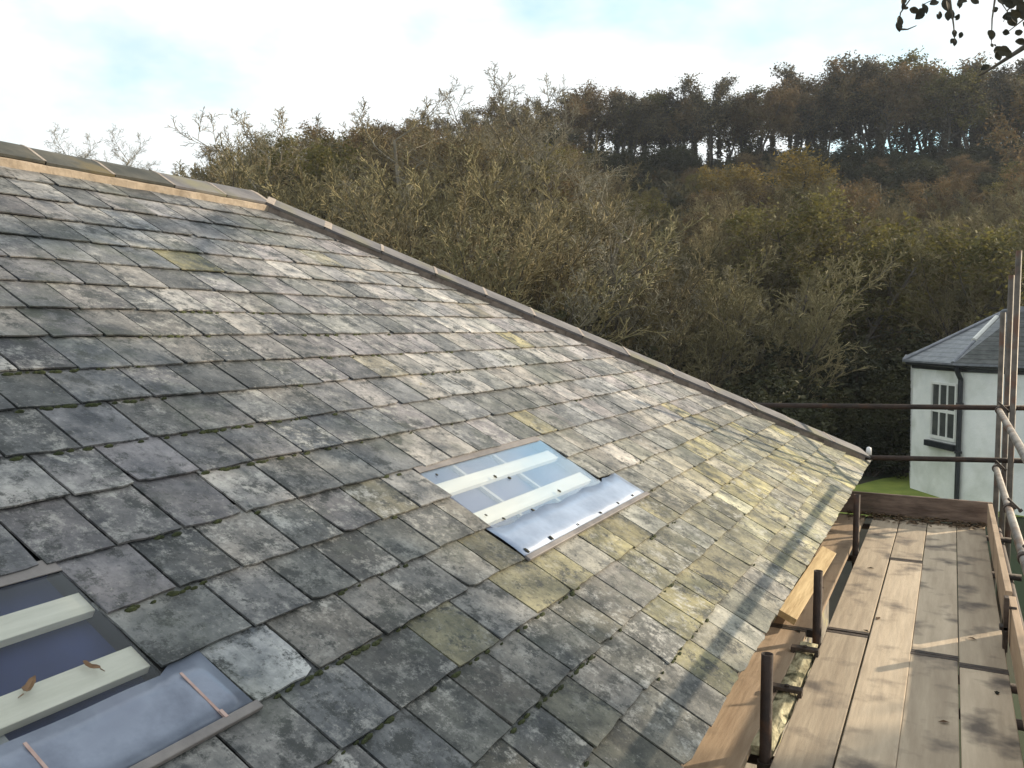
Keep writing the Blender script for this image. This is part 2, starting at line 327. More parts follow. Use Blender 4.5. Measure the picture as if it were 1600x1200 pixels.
def add_slate(mb, s0, s1, t0, t1, tc=None):
    lap = .055; th = rnd.uniform(.0055, .0075); j = lambda a: rnd.uniform(-a, a)
    t0j = t0+j(.004); n = 5; sk = j(.004)
    bot = [(s0+.006+(s1-s0-.012)*i/n, t0j+j(.003)+sk*(i/n-.5)*2) for i in range(n+1)]
    if rnd.random() < .15: bot[0] = (bot[0][0]+rnd.uniform(.003, .012), bot[0][1]+rnd.uniform(.003, .012))
    if rnd.random() < .15: bot[-1] = (bot[-1][0]-rnd.uniform(.003, .012), bot[-1][1]+rnd.uniform(.003, .012))
    rt = [(s1-.005+j(.002), t0+(t1-t0)*f) for f in (.4, .75)]+[(s1-.003, t1+lap)]
    lf = [(s0+.003, t1+lap)]+[(s0+.005+j(.002), t0+(t1-t0)*f) for f in (.75, .4)]
    pts = clip(bot+rt+lf, 1, HIPK, HIP0-.02)
    if len(pts) < 3: return
    hl = t1+lap-t0; dz0 = .0185+j(.0022); tw = j(.0015)
    def Z(p): return dz0+(.004-dz0)*(p[1]-t0)/hl+tw*(p[0]-s0)/(s1-s0)*(1-(p[1]-t0)/hl)
    n0 = len(mb.v)
    mb.hexa([(p[0], p[1], Z(p)-th) for p in pts], [(p[0], p[1], Z(p)) for p in pts])
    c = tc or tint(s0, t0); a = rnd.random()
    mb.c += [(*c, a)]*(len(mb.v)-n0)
sl = MB(); pale = MB()
for i in range(len(T)-1):
    t0, t1 = T[i], T[i+1]; holes = HOLES.get(i, [])
    edges = [S0]+[e for h in holes for e in h]+[HIP0-HIPK*t0]
    for k in range(0, len(edges), 2):
        a, b = edges[k], edges[k+1]; s = a
        if i == 4 and abs(a-PALE[1]) < .01:
            add_slate(pale, PALE[1], PALE[2], t0, t1, (.40, .41, .42)); s = PALE[2]
        if k == 0 and not (holes): s = a+rnd.uniform(-.2, 0)
        while s < b-1e-3:
            wdt = rnd.uniform(.205, .26) if rnd.random() < .85 else rnd.uniform(.27, .31)
            if b-s-wdt < .12: wdt = b-s if b-s < .34 else (b-s)/2
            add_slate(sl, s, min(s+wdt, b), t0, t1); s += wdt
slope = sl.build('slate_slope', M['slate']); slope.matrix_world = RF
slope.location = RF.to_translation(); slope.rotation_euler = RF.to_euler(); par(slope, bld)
def roof_part(mb, name, m, parent, **k):
    o = mb.build(name, m, **k); o.location = RF.to_translation(); o.rotation_euler = RF.to_euler(); par(o, parent); return o
pl = roof_part(pale, 'pale_slate', M['slate'], bld); pl['label'] = 'pale clean slate at the corner of the near glazed opening'
dk = MB(); dk.poly([(S0, -.02, -.062), (HIP0-.05, -.02, -.062), (HIP0-HIPK*TR-.05, TR, -.062), (S0, TR, -.062)])
roof_part(dk, 'roof_underlay', M['deck'], bld)
# timber eave board that closes the edge under the first course
fb = MB(); fb.box(S0, HIP0-.15, .0, .03, -.15, -.005); roof_part(fb, 'eave_board', M['toe'], bld)
# hip end slope and back slope
HX = 9.20
E2 = rp(HIP0, 0); AP = rp(HIP0-HIPK*TR, TR); XB = 2*AP.x-EX
hs = MB(); hs.poly([(EX, HX-.1, EZ+.012), (XB, HX-.1, EZ+.012), AP+Vector((0, 0, .012))])
hs.poly([(XB, HX-.1, EZ+.012), (XB, S0, EZ+.012), (AP.x, S0, AP.z+.012), AP+Vector((0, 0, .012))])
hs.c = [(.19, .19, .2, .3)]*len(hs.v); hs.build('rear_slate_slope', M['slate'], bld)
wl = MB(); wl.box(XB+.3, EX-.3, S0, HX-.42, 0, EZ-.03); wl.build('wall', M['stone'], bld)
gb = MB(); gb.poly([(EX-.3, S0, EZ-.1), (XB+.3, S0, EZ-.1), (AP.x, S0, AP.z-.1)]); gb.build('gable_wall', M['stone'], bld)
sf = MB(); sf.box(EX-.31, EX-.03, S0, HX-.2, EZ-.115, EZ-.085); sf.build('soffit', M['toe'], bld)

def cap_piece(name, m, p, q, wa, wb, width, lift, th, joint, parent):
    """angular ridge or hip tile from p to q, wings along wa and wb, with a mortar band at its far end"""
    p, q, wa, wb = map(Vector, (p, q, wa, wb)); d = (q-p).normalized()
    na = wa.cross(d).normalized(); nb = d.cross(wb).normalized()
    if na.z < 0: na = -na
    if nb.z < 0: nb = -nb
    up = (na+nb).normalized()
    def sec(c, o):
        return [c+wa*width+na*(lift+o), c+wa*width*.12+na*(lift+o)+up*.004, c+up*(lift+o+.006), c+wb*width*.12+nb*(lift+o)+up*.004, c+wb*width+nb*(lift+o)]
    mb = MB()
    a = sec(p, 0); b = sec(q, 0); A = sec(p, th); B = sec(q, th); n = len(mb.v); mb.v += [tuple(v) for v in a+b+A+B]
    for i in range(4):
        mb.f += [(n+i, n+i+1, n+5+i+1, n+5+i), (n+10+i, n+15+i, n+15+i+1, n+10+i+1), (n+i, n+10+i, n+11+i, n+1+i), (n+5+i, n+6+i, n+16+i, n+15+i)]
    mb.f += [(n, n+5, n+15, n+10), (n+4, n+14, n+19, n+9)]
    o = mb.build(name, m, parent)
    if joint:
        jb = MB(); e = .003; a = sec(q-d*joint, th+.001); b = sec(q+d*.012, th+.001); A = sec(q-d*joint*.8, th+e); B = sec(q+d*.008, th+e); n = 0
        jb.v = [tuple(v) for v in a+A+B+b]
        for r_ in range(3):
            for i in range(4): jb.f.append((r_*5+i, r_*5+i+1, r_*5+6+i, r_*5+5+i))
        jb.build('mortar_joint', M['mortar_pale'], o)
    return o
wa = Vector((CT, 0, -ST)); wb = Vector((-CT, 0, -ST))
send = HIP0-HIPK*TR; edges_r = [send-.02]
while edges_r[-1] > S0: edges_r.append(edges_r[-1]-.455*rnd.uniform(.97, 1.03))
for i in range(len(edges_r)-1):
    s1, s0 = edges_r[i], edges_r[i+1]; y = rnd.uniform(-.004, .004)
    o = cap_piece('ridge_tile', M['ridge_old'] if i > 1 else M['ridge'], (AP.x, s0+.004, AP.z+y), (AP.x, s1-.004, AP.z+y), wa, wb, .195, .055, .016, .012 if i else .03, bld)
bm_ = MB()
n_ = 90
for i in range(n_+1):                      # bedding under the ridge wing, slightly ragged
    x_ = S0+(send-S0)*i/n_; e = .005*math.sin(i*.9)+.004*math.sin(i*2.3)+rnd.uniform(-.003, .003)
    bm_.v += [(x_, TR-.216+e, .003), (x_, TR-.207+e*.6, .050+.002*math.sin(i*1.7)), (x_, TR-.14, .053)]
for i in range(n_):
    for q in range(2): a = i*3+q; bm_.f.append((a, a+3, a+4, a+1))
roof_part(bm_, 'mortar_bedding', M['mortar'], bld)
hd = (AP-E2).normalized(); nA = Vector((ST, 0, CT)); nB = Vector((0, ST, CT))
ha = (nA.cross(hd)).normalized(); ha = ha if ha.x*1 - ha.y > 0 and ha.dot(Vector((1, -1, 0))) > 0 else -ha
hb = (nB.cross(hd)).normalized(); hb = hb if hb.dot(Vector((-1, 1, 0))) > 0 else -hb
hl = (AP-E2).length; cur = 0.0; first = True
pos = [0.15]
while pos[-1] < hl-.2: pos.append(min(hl, pos[-1]+.46*rnd.uniform(.97, 1.03)))
for i in range(len(pos)-1):
    p = E2+hd*(pos[i]+.004); q = E2+hd*(pos[i+1]-.004); y = Vector((0, 0, rnd.uniform(-.003, .003)))
    top = i >= len(pos)-3
    cap_piece('hip_tile', M['ridge'], p+y, q+y, ha, hb, .19, .052, .018, .05 if top else .014, bld)
hm = MB(); n_ = 60
for i in range(2, n_):
    p = E2+hd*(hl*i/n_); q = E2+hd*(hl*(i+1)/n_); e = rnd.uniform(-.006, .006)
    hm.hexa([p+ha*(.200+e)+nA*.004, p+ha*.13+nA*.004, q+ha*.13+nA*.004, q+ha*(.200+e)+nA*.004], [p+ha*(.187+e)+nA*.050, p+ha*.13+nA*.050, q+ha*.13+nA*.050, q+ha*(.187+e)+nA*.050])
hm.build('hip_bedding', mat('hip_mortar', (.10, .078, .065), (.21, .17, .14), 9, rough=.9, bump=.3), bld)

# glazed openings: membrane, battens, laths, glass, lead apron, straps
def opening(sa, sb, la, lb, straps, laths, label):
    w_ = MB(); w_.box(sa-.03, sb+.03, .88, 1.50, -.061, -.05); win = roof_part(w_, 'roof_window', M['membrane'], bld); win['label'] = label
    for ta, tb in ((1.285, 1.355), (1.07, 1.145)):
        b_ = MB(); b_.box(sa-.02, sb-.02 if sb > 3 else sb+.01, ta, tb, -.03, -.006); roof_part(b_, 'batten', M['batten'], win, bevel=.002)
    for s_, wd in laths:
        b_ = MB(); b_.box(s_, s_+wd, .9, 1.48, -.05, -.034); roof_part(b_, 'lath', M['lath'], win)
    for s_ in (sa-.028, sb+.004):
        b_ = MB(); b_.box(s_, s_+.024, .9, 1.47, -.05, .0015); roof_part(b_, 'timber_edge', M['deck'], win)
    g = MB(); g.box(sa+.002, sb-.002, .985, 1.46, .006, .010); roof_part(g, 'glass', M['glass'], win)
    fl = MB(); fl.box(sa-.0, sb-.0, 1.425, 1.475, .0105, .0135); roof_part(fl, 'head_flashing', M['lead_dark'], win)
    ap = MB(); n = 30; T_ = [.846, .90, .96, 1.02]
    for j, t_ in enumerate(T_):
        for i in range(n+1):
            s_ = la+.004+(lb-la-.008)*i/n
            tt = t_ + ((.007*math.sin(i*.55+la)+.005*math.sin(i*1.3) if la > 1 else 0)+(.022 if s_ < sa or s_ > sb else 0) if j == 3 else 0)
            ap.v.append((s_, tt, .0135+.0022*math.sin(i*.9+j*1.4)+(.003 if j < 3 else 0)))
    for j in range(3):
        for i in range(n):
            a = j*(n+1)+i; ap.f.append((a, a+1, a+n+2, a+n+1))
    a_ = roof_part(ap, 'lead_apron', M['lead_bright' if la > 1 else 'lead'], win, smooth=True)
    sd = a_.modifiers.new('thick', 'SOLIDIFY'); sd.thickness = .0015; sd.offset = 1
    lip = MB(); lip.box(la-.004, lb+.004, .818, .843, .012, .026); roof_part(lip, 'sill_strip', M['lead_dark'], win, bevel=.003)
    for s_ in straps:
        if la > 1: break
        st_ = MB(); st_.box(s_, s_+.007, .845, 1.0, .0195, .0212); st_.box(s_-.001, s_+.008, .838, .862, .0213, .027); roof_part(st_, 'copper_strap', M['copper'], win)
    return win
opening(.25, 1.338, .15, 1.457, (.62, .985, 1.36), ((.93, .075), (.55, .06)), 'near glazed roof opening with two pale battens over dark blue membrane')
opening(2.935, 4.105, 2.885, 4.33, (3.03, 3.30, 3.57, 3.82, 4.06, 4.24), ((3.28, .022), (3.66, .022)), 'far glazed roof opening reflecting the sky above the eave')

# bits lying on the glass
def leaf_thing(name, s, t, z, size, rot, m, label, cat, group=None, moss=False):
    mb = MB(); n = 9 if not moss else 7; r_ = random.Random(int(s*1000+t*77)); top = []
    for i in range(n):
        a = 2*math.pi*i/n; rr = size*(.5+.5*abs(math.cos(a))**(.8))*r_.uniform(.75, 1.1) if not moss else size*r_.uniform(.6, 1)
        top.append((rr*math.cos(a), rr*math.sin(a)*(.55 if not moss else 1)))
    h = size*.28 if moss else size*.10
    mb.v.append((0, 0, h)); mb.v += [(x, y, h*.4+(abs(x)*.35 if not moss else 0)) for x, y in top]; mb.v += [(x*.96, y*.96, (abs(x)*.30 if not moss else 0)) for x, y in top]
    for i in range(n):
        j = (i+1) % n; mb.f += [(0, 1+i, 1+j), (1+i, n+1+i, n+1+j, 1+j)]
    mb.f.append(tuple(range(2*n, n, -1)))
    if not moss: mb.tube([(-size*.9, 0, h*.8), (-size*1.45, .004, h)], [.0015, .001], 5)
    o = mb.build(name, m, smooth=moss)
    Mx = RF @ Matrix.Translation((s, t, z)) @ Matrix.Rotation(rot, 4, 'Z'); o.location = Mx.to_translation(); o.rotation_euler = Mx.to_euler()
    return tag(o, label, cat, group)
leaf_thing('fallen_leaf', 1.075, 1.128, 0.0102, .025, .6, M['leaf_dry'], 'brown fallen leaf on the lower batten of the near glazing, the bigger of two', 'leaf', 'fallen leaves on the near glazing')
leaf_thing('fallen_leaf', 1.215, 1.118, 0.0102, .021, 2.2, M['leaf_dry'], 'small brown curled leaf on the near glazing, closer to the dark slate', 'leaf', 'fallen leaves on the near glazing')
for i, (s, t) in enumerate([(3.02, 1.39), (3.36, 1.28), (3.44, 1.245), (2.99, 1.1), (3.06, 1.05), (3.02, .99), (3.3, 1.03), (3.66, 1.07), (2.93, .862), (3.16, .86), (3.44, .858), (3.71, .857), (3.95, .86), (4.17, .862)]):
    leaf_thing('moss_crumb', s, t, .0102 if t > .98 else .0205, rnd.uniform(.009, .016), i, M['speck'], 'tiny dark moss crumb along the bottom edge of the far glazing' if t < .9 else 'tiny dark moss crumb lying on the glass of the far glazing', 'moss crumb', 'moss crumbs on the far glazing', True)

ms = MB(); r_ = random.Random(21)
for _ in range(1500):
    i = r_.randrange(1, 14); s_ = r_.uniform(.9, 1+4.5*r_.random()); t_ = T[i]-r_.uniform(.002, .012)
    if any(a-.05 < s_ < b+.05 for a, b in HOLES.get(i, [])+HOLES.get(i-1, [])): continue
    if math.sin(s_*2.3+i)+math.sin(s_*5.1-i*2) < r_.uniform(-.5, 1.2): continue
    q = r_.uniform(.004, .012); n0 = len(ms.v); k = 6
    for z, f in ((.003, 1), (.008, .9), (.013, .4)):
        for u in range(k):
            a = 6.283*u/k+r_.uniform(-.2, .2); ms.v.append((s_+q*1.8*f*math.cos(a), t_+q*.7*f*math.sin(a), z+q*.3))
    for b_ in range(2):
        for u in range(k): ms.f.append((n0+b_*k+u, n0+b_*k+(u+1) % k, n0+b_*k+k+(u+1) % k, n0+b_*k+k+u))
    ms.f.append(tuple(range(n0+2*k, n0+3*k)))
o = ms.build('moss', mat('joint_moss', (.018, .024, .01), (.06, .07, .025), 60, rough=1)); o.location = RF.to_translation(); o.rotation_euler = RF.to_euler()
tag(o, 'dark green moss grown along the lower edges of the slates', 'moss', kind='stuff')

# ------------------------------------------------------------------ scaffold
ZB = ZC-1.73
def scaffold_board(x0, x1, y0, y1, m, label, group='scaffold boards of the walkway', dz=0, rot=0):
    mb = MB(); mb.box(-(x1-x0)/2, (x1-x0)/2, 0, y1-y0, -.038, 0)
    o = mb.build('scaffold_board', m, bevel=.004); o.location = ((x0+x1)/2, y0, ZB+dz); o.rotation_euler = (0, 0, rot)
    h = (x1-x0)/2+.0015                       # hoop iron round both ends
    for yy in (0.0, y1-y0-.03):
        bnd = MB(); bnd.box(-h, h, yy-.0015, yy+.0315, -.0402, .0022); b_ = bnd.build('end_band', M['coupler']); b_.parent = o
    return tag(o, label, 'scaffold board', group)
xs = [(-.588, -.369), (-.364, -.148), (-.143, .080), (.085, .303)]
nm = ['second', 'third', 'fourth', 'fifth']
jt = [5.10, 6.9, 4.95, 4.86]
desc = ['next to the dark gap of the short posts', 'with a mottled sunlit face in the middle of the walkway', 'right of the middle, half in the toe board shadow', 'shaded, beside the long toe board']
for i, (a, b) in enumerate(xs):
    scaffold_board(a, b, -.8, jt[i]-.004, M['board'], 'near scaffold board '+desc[i], dz=rnd.uniform(-.003, .003), rot=R(rnd.uniform(-.03, .03)))
    scaffold_board(a, b, jt[i]+.010, 8.42+rnd.uniform(-.03, .03), M['board'], 'far scaffold board '+desc[i], dz=rnd.uniform(-.003, .003), rot=R(rnd.uniform(-.05, .05)))
scaffold_board(-.905, -.690, -.8, 5.02, M['board_new'], 'near orange inner board between the eave and the short posts', dz=.002)
scaffold_board(-.885, -.660, 5.035, 8.40, M['board_new'], 'far orange inner board along the eave beyond the middle short post')
# loose plank propped on the inner board, leaning up to the eave
mb = MB(); mb.box(-.055, .055, 0, 1.6, -.019, .019)
o = mb.build('loose_plank', M['timber'], bevel=.003); o.location = (-.795, 4.98, ZB+.075); o.rotation_euler = (R(.3), R(24), R(-1)); tag(o, 'golden timber plank lying tilted on the inner board under the eave', 'plank')
TRD = .0242
mb = MB(); r_ = random.Random(3); nn = 16
for k in range(nn+1):
    y = 1.32*k/nn; e = r_.uniform(-.006, .006); h = r_.uniform(-.004, .006)
    mb.v += [(-.044+e, y, -.03), (.044+e, y, -.03), (.046-e, y, .002+h), (.01, y, .012-h), (-.042+e, y, .006+h)]
for k in range(nn):
    for q in range(5): a = k*5+q; b = k*5+(q+1) % 5; mb.f.append((a, b, b+5, a+5))
mb.f += [(4, 3, 2, 1, 0), tuple(range(nn*5, nn*5+5))]
o = mb.build('rough_timber', mat('mossy_timber', (.12, .10, .05), (.62, .56, .36), 7, rough=.9, bump=.5, stretch=(3, .8, 3), dirt=((.06, .06, .025), 9, .54, .62))); o.location = (-.648, 3.51, ZB-.006)
tag(o, 'rough pale mossy timber lying in the gap between the nearest and the middle short posts', 'timber')
for Y, lab in ((4.10, 'black steel strap across the rough timber, nearer the camera'), (4.66, 'black steel strap across the rough timber beside the middle short post')):
    mb = MB(); mb.box(-.07, .07, -.024, .024, .012, .03); mb.box(-.07, -.05, -.024, .024, -.05, .0115); mb.box(.05, .07, -.024, .024, -.05, .0115); mb.tube([(0, 0, .0305), (0, 0, .04)], .012, 6)
    o = mb.build('steel_strap', M['coupler'], bevel=.002); o.location = (-.645, Y, ZB+.004); tag(o, lab, 'strap', 'steel straps over the gap')
def tube_thing(name, p, q, m, label, cat='scaffold tube', group='scaffold tubes'):
    p = Vector(p); q = Vector(q); mb = MB(); d = q-p
    mb.pipe((0, 0, 0), d, TRD, TRD-.004)
    o = mb.build(name, m, smooth=False); o.location = p
    for f in o.data.polygons: f.use_smooth = abs(f.normal.dot(d.normalized())) < .5
    return tag(o, label, cat, group)
G0 = 0.0
tube_thing('scaffold_post', (-.625, 3.47, ZB-.9), (-.625, 3.47, ZB+.415), M['steel_dark'], 'nearest short rusty scaffold post beside the eave', 'scaffold post', 'short posts along the eave')
tube_thing('scaffold_post', (-.615, 4.88, ZB-.9), (-.615, 4.88, ZB+.395), M['steel_dark'], 'middle short rusty scaffold post by the tilted plank', 'scaffold post', 'short posts along the eave')
tube_thing('scaffold_post', (-.615, 7.02, ZB-.9), (-.615, 7.02, ZB+.445), M['steel_dark'], 'farthest short rusty scaffold post near the end toe board', 'scaffold post', 'short posts along the eave')
def depth(y): return y*math.cos(YAW)
# tall standards on the outer side
for px, py, Y, lab in ((1563, 488, 9.3, 'left tall scaffold standard in front of the white cottage'), (1574, 430, 9.0, 'middle tall scaffold standard in front of the white cottage'), (1584, 392, 8.8, 'tallest thin scaffold standard at the right edge')):
    d = ray(px, 600); k = Y/d.y; x = d.x*k; d2 = ray(px, py); z = ZC+d2.z*Y/d2.y
    tube_thing('scaffold_standard', (x, Y, -.3), (x, Y, z), M['steel_old'], lab, 'scaffold standard', 'tall standards of the scaffold')
RX = .375
def rail(zr, y0, y1, lab, m=M['steel'], x=RX): return tube_thing('guard_rail', (x, y0, ZC+zr), (x, y1, ZC+zr), m, lab, 'guard rail', 'scaffold guard rails')
rail(-.70, -1.0, 8.35, 'upper guard rail running along the walkway on the right')
rail(-1.22, 2.2, 8.55, 'middle guard rail running along the walkway on the right')
rail(-1.85, -1, 8.9, 'ledger tube under the outer edge of the walkway', M['steel_dark'], .43)
rail(-1.85, -1, 8.9, 'ledger tube under the inner edge of the walkway', M['steel_dark'], -.80)
def end_rail(pl, pr, Y, lab):
    dl = ray(*pl); dr = ray(*pr); a = dl*(Y/dl.y); b = dr*(Y/dr.y); d = (b-a)
    a = a-d*.5; b = b+d*.35
    return tube_thing('end_rail', (a.x, Y, ZC+a.z), (b.x, Y, ZC+b.z), M['steel_dark'], lab, 'guard rail', 'rails across the scaffold end')
end_rail((1190, 633), (1550, 637), 8.86, 'upper rusty rail across the far end of the scaffold')
end_rail((1360, 715), (1550, 719), 8.86, 'lower rusty rail across the far end of the scaffold')
# white end cap by the hip corner
mb = MB(); mb.tube([(0, 0, 0), (0, 0, .05), (0, 0, .075), (0, 0, .085)], [.026, .026, .022, .01], 14)
o = mb.build('tube_cap', M['cap'], smooth=True); o.location = at(1353, 716, 8.05) ; tag(o, 'white plastic cap standing up at the hip corner of the slate roof', 'cap')
o.location.z = rp(HIP0-.02, .02).z+.05
q = rp(HIP0-.02, .02); o.location = (q.x+.02, q.y, q.z+.03)
# transoms under the boards
for i, Y in enumerate((3.56, 4.42, 4.86, 7.08, 8.3)):
    tube_thing('transom_tube', (-1.0, Y, ZB-.038-.026-.012), (.5, Y, ZB-.038-.026-.012), M['steel_dark'], ['transom tube under the boards beside the nearest short post', 'transom tube in the gap below the tilted plank', 'transom tube under the boards beside the middle short post', 'transom tube under the boards beside the farthest short post', 'transom tube under the far ends of the boards'][i], 'scaffold tube', 'transoms under the walkway')
def coupler(p, axis, label, s=1.0):
    """band-and-plate coupler: two half shells, a hinge pin and a flap bolt with nut"""
    root = empty('scaffold_coupler', p, label, 'coupler', 'scaffold couplers')
    a = Vector(axis).normalized(); x = a.orthogonal().normalized(); y = a.cross(x); p = Vector(p)
    b = MB(); b.pipe(p-a*.028*s, p+a*.028*s, .033*s, .0245, 14); b.bar(p+x*.033-a*.022, p+x*.033+a*.022, .05, .016, x); b.build('body', M['coupler'], root)
    b = MB(); b.tube([p+x*.045-y*.055, p+x*.045+y*.06], .008, 8); b.tube([p+x*.045+y*.045, p+x*.045+y*.062], .015, 6); b.build('bolt', M['coupler'], root)
    return root
coupler((RX, 8.30, ZC-.70), (0, 1, 0), 'rusty coupler on the upper guard rail where it meets the end rail')
coupler((RX, 8.45, ZC-1.22), (0, 1, 0), 'rusty coupler on the middle guard rail at its far end')
coupler((RX, 6.6, ZC-1.22), (0, 1, 0), 'rusty coupler half way along the middle guard rail')
coupler((RX, 5.2, ZC-1.22), (0, 1, 0), 'rusty coupler on the middle guard rail near the dark toe bracket')
coupler((-.615, 4.88, ZB-.06), (0, 0, 1), 'rusty coupler at the foot of the middle short post')
coupler((-.625, 3.47, ZB-.06), (0, 0, 1), 'rusty coupler at the foot of the nearest short post')
coupler((-.615, 7.02, ZB-.06), (0, 0, 1), 'rusty coupler at the foot of the farthest short post')
# toe boards
def plank(name, m, p, q, th, h, label, cat, group=None, lean=0):
    p = Vector(p); q = Vector(q); d = q-p; mb = MB(); n = Vector((d.y, -d.x, 0)).normalized()*th/2
    mb.hexa([-n, n, d+n, d-n], [v+Vector((0, 0, h))+n.normalized()*lean for v in (-n, n, d+n, d-n)])
    o = mb.build(name, m, bevel=.003); o.location = p; return tag(o, label, cat, group)
plank('toe_board', M['toe'], (-1.25, 8.47, ZB+.002), (.36, 8.47, ZB+.002), .036, .205, 'dark dirty toe board standing across the far end of the walkway', 'toe board', 'toe boards round the scaffold')
plank('toe_board', M['board_new'], (.335, 5.6, ZB+.002), (.335, 8.35, ZB+.002), .036, .215, 'far pale toe board along the outer edge of the walkway', 'toe board', 'toe boards round the scaffold')
plank('toe_board', M['board_new'], (.345, 1.2, ZB+.002), (.345, 5.5, ZB+.002), .036, .215, 'near toe board along the outer edge of the walkway', 'toe board', 'toe boards round the scaffold')
mb = MB(); mb.box(-.012, .012, -.03, .03, -.14, .16); mb.box(-.03, .012, -.03, .03, -.02, .0); mb.tube([(-.012, 0, .1), (.05, 0, .1)], .009, 8)
o = mb.build('toe_board_bracket', M['coupler'], bevel=.003); o.location = (.305, 5.25, ZB+.12); tag(o, 'dark steel bracket clamped on the inside of the toe board', 'bracket')
# leaf litter against the end toe board
lt = MB(); r_ = random.Random(9)
for i in range(420):
    x = r_.uniform(-.8, .32); y = 8.44-abs(r_.gauss(0, .10)); z = ZB+r_.uniform(.004, .03)*(1 if y > 8.35 else .5)
    s = r_.uniform(.015, .035); a = r_.uniform(0, 6.3); c, d = math.cos(a)*s, math.sin(a)*s; e = r_.uniform(0, .015)
    lt.poly([(x-c, y-d, z), (x+d*.5, y-c*.5, z+e), (x+c, y+d, z+e*.4), (x-d*.5, y+c*.5, z+e)])
tag(lt.build('leaf_litter', M['litter']), 'brown leaf litter drifted against the end toe board', 'leaf litter', kind='stuff')
for i, (x, y) in enumerate([(-.47, 6.55), (-.34, 5.42), (-.385, 5.16), (-.72, 5.9), (-.73, 4.98), (.02, 4.1), (.24, 4.55), (.15, 5.3)]):
    mb = MB(); s = rnd.uniform(.018, .03); mb.v = [(-s, 0, 0), (0, s*.5, .006), (s, 0, .002), (0, -s*.5, .006), (0, 0, .001)]; mb.f = [(0, 4, 1), (1, 4, 2), (2, 4, 3), (3, 4, 0), (0, 1, 2, 3)]
    o = mb.build('fallen_leaf', M['leaf_dry'] if i % 2 else M['speck']); o.location = (x, y, ZB+.004); o.rotation_euler = (0, 0, i*1.3)
    tag(o, 'small dark fallen leaf on the scaffold boards', 'leaf', 'fallen leaves on the boards')

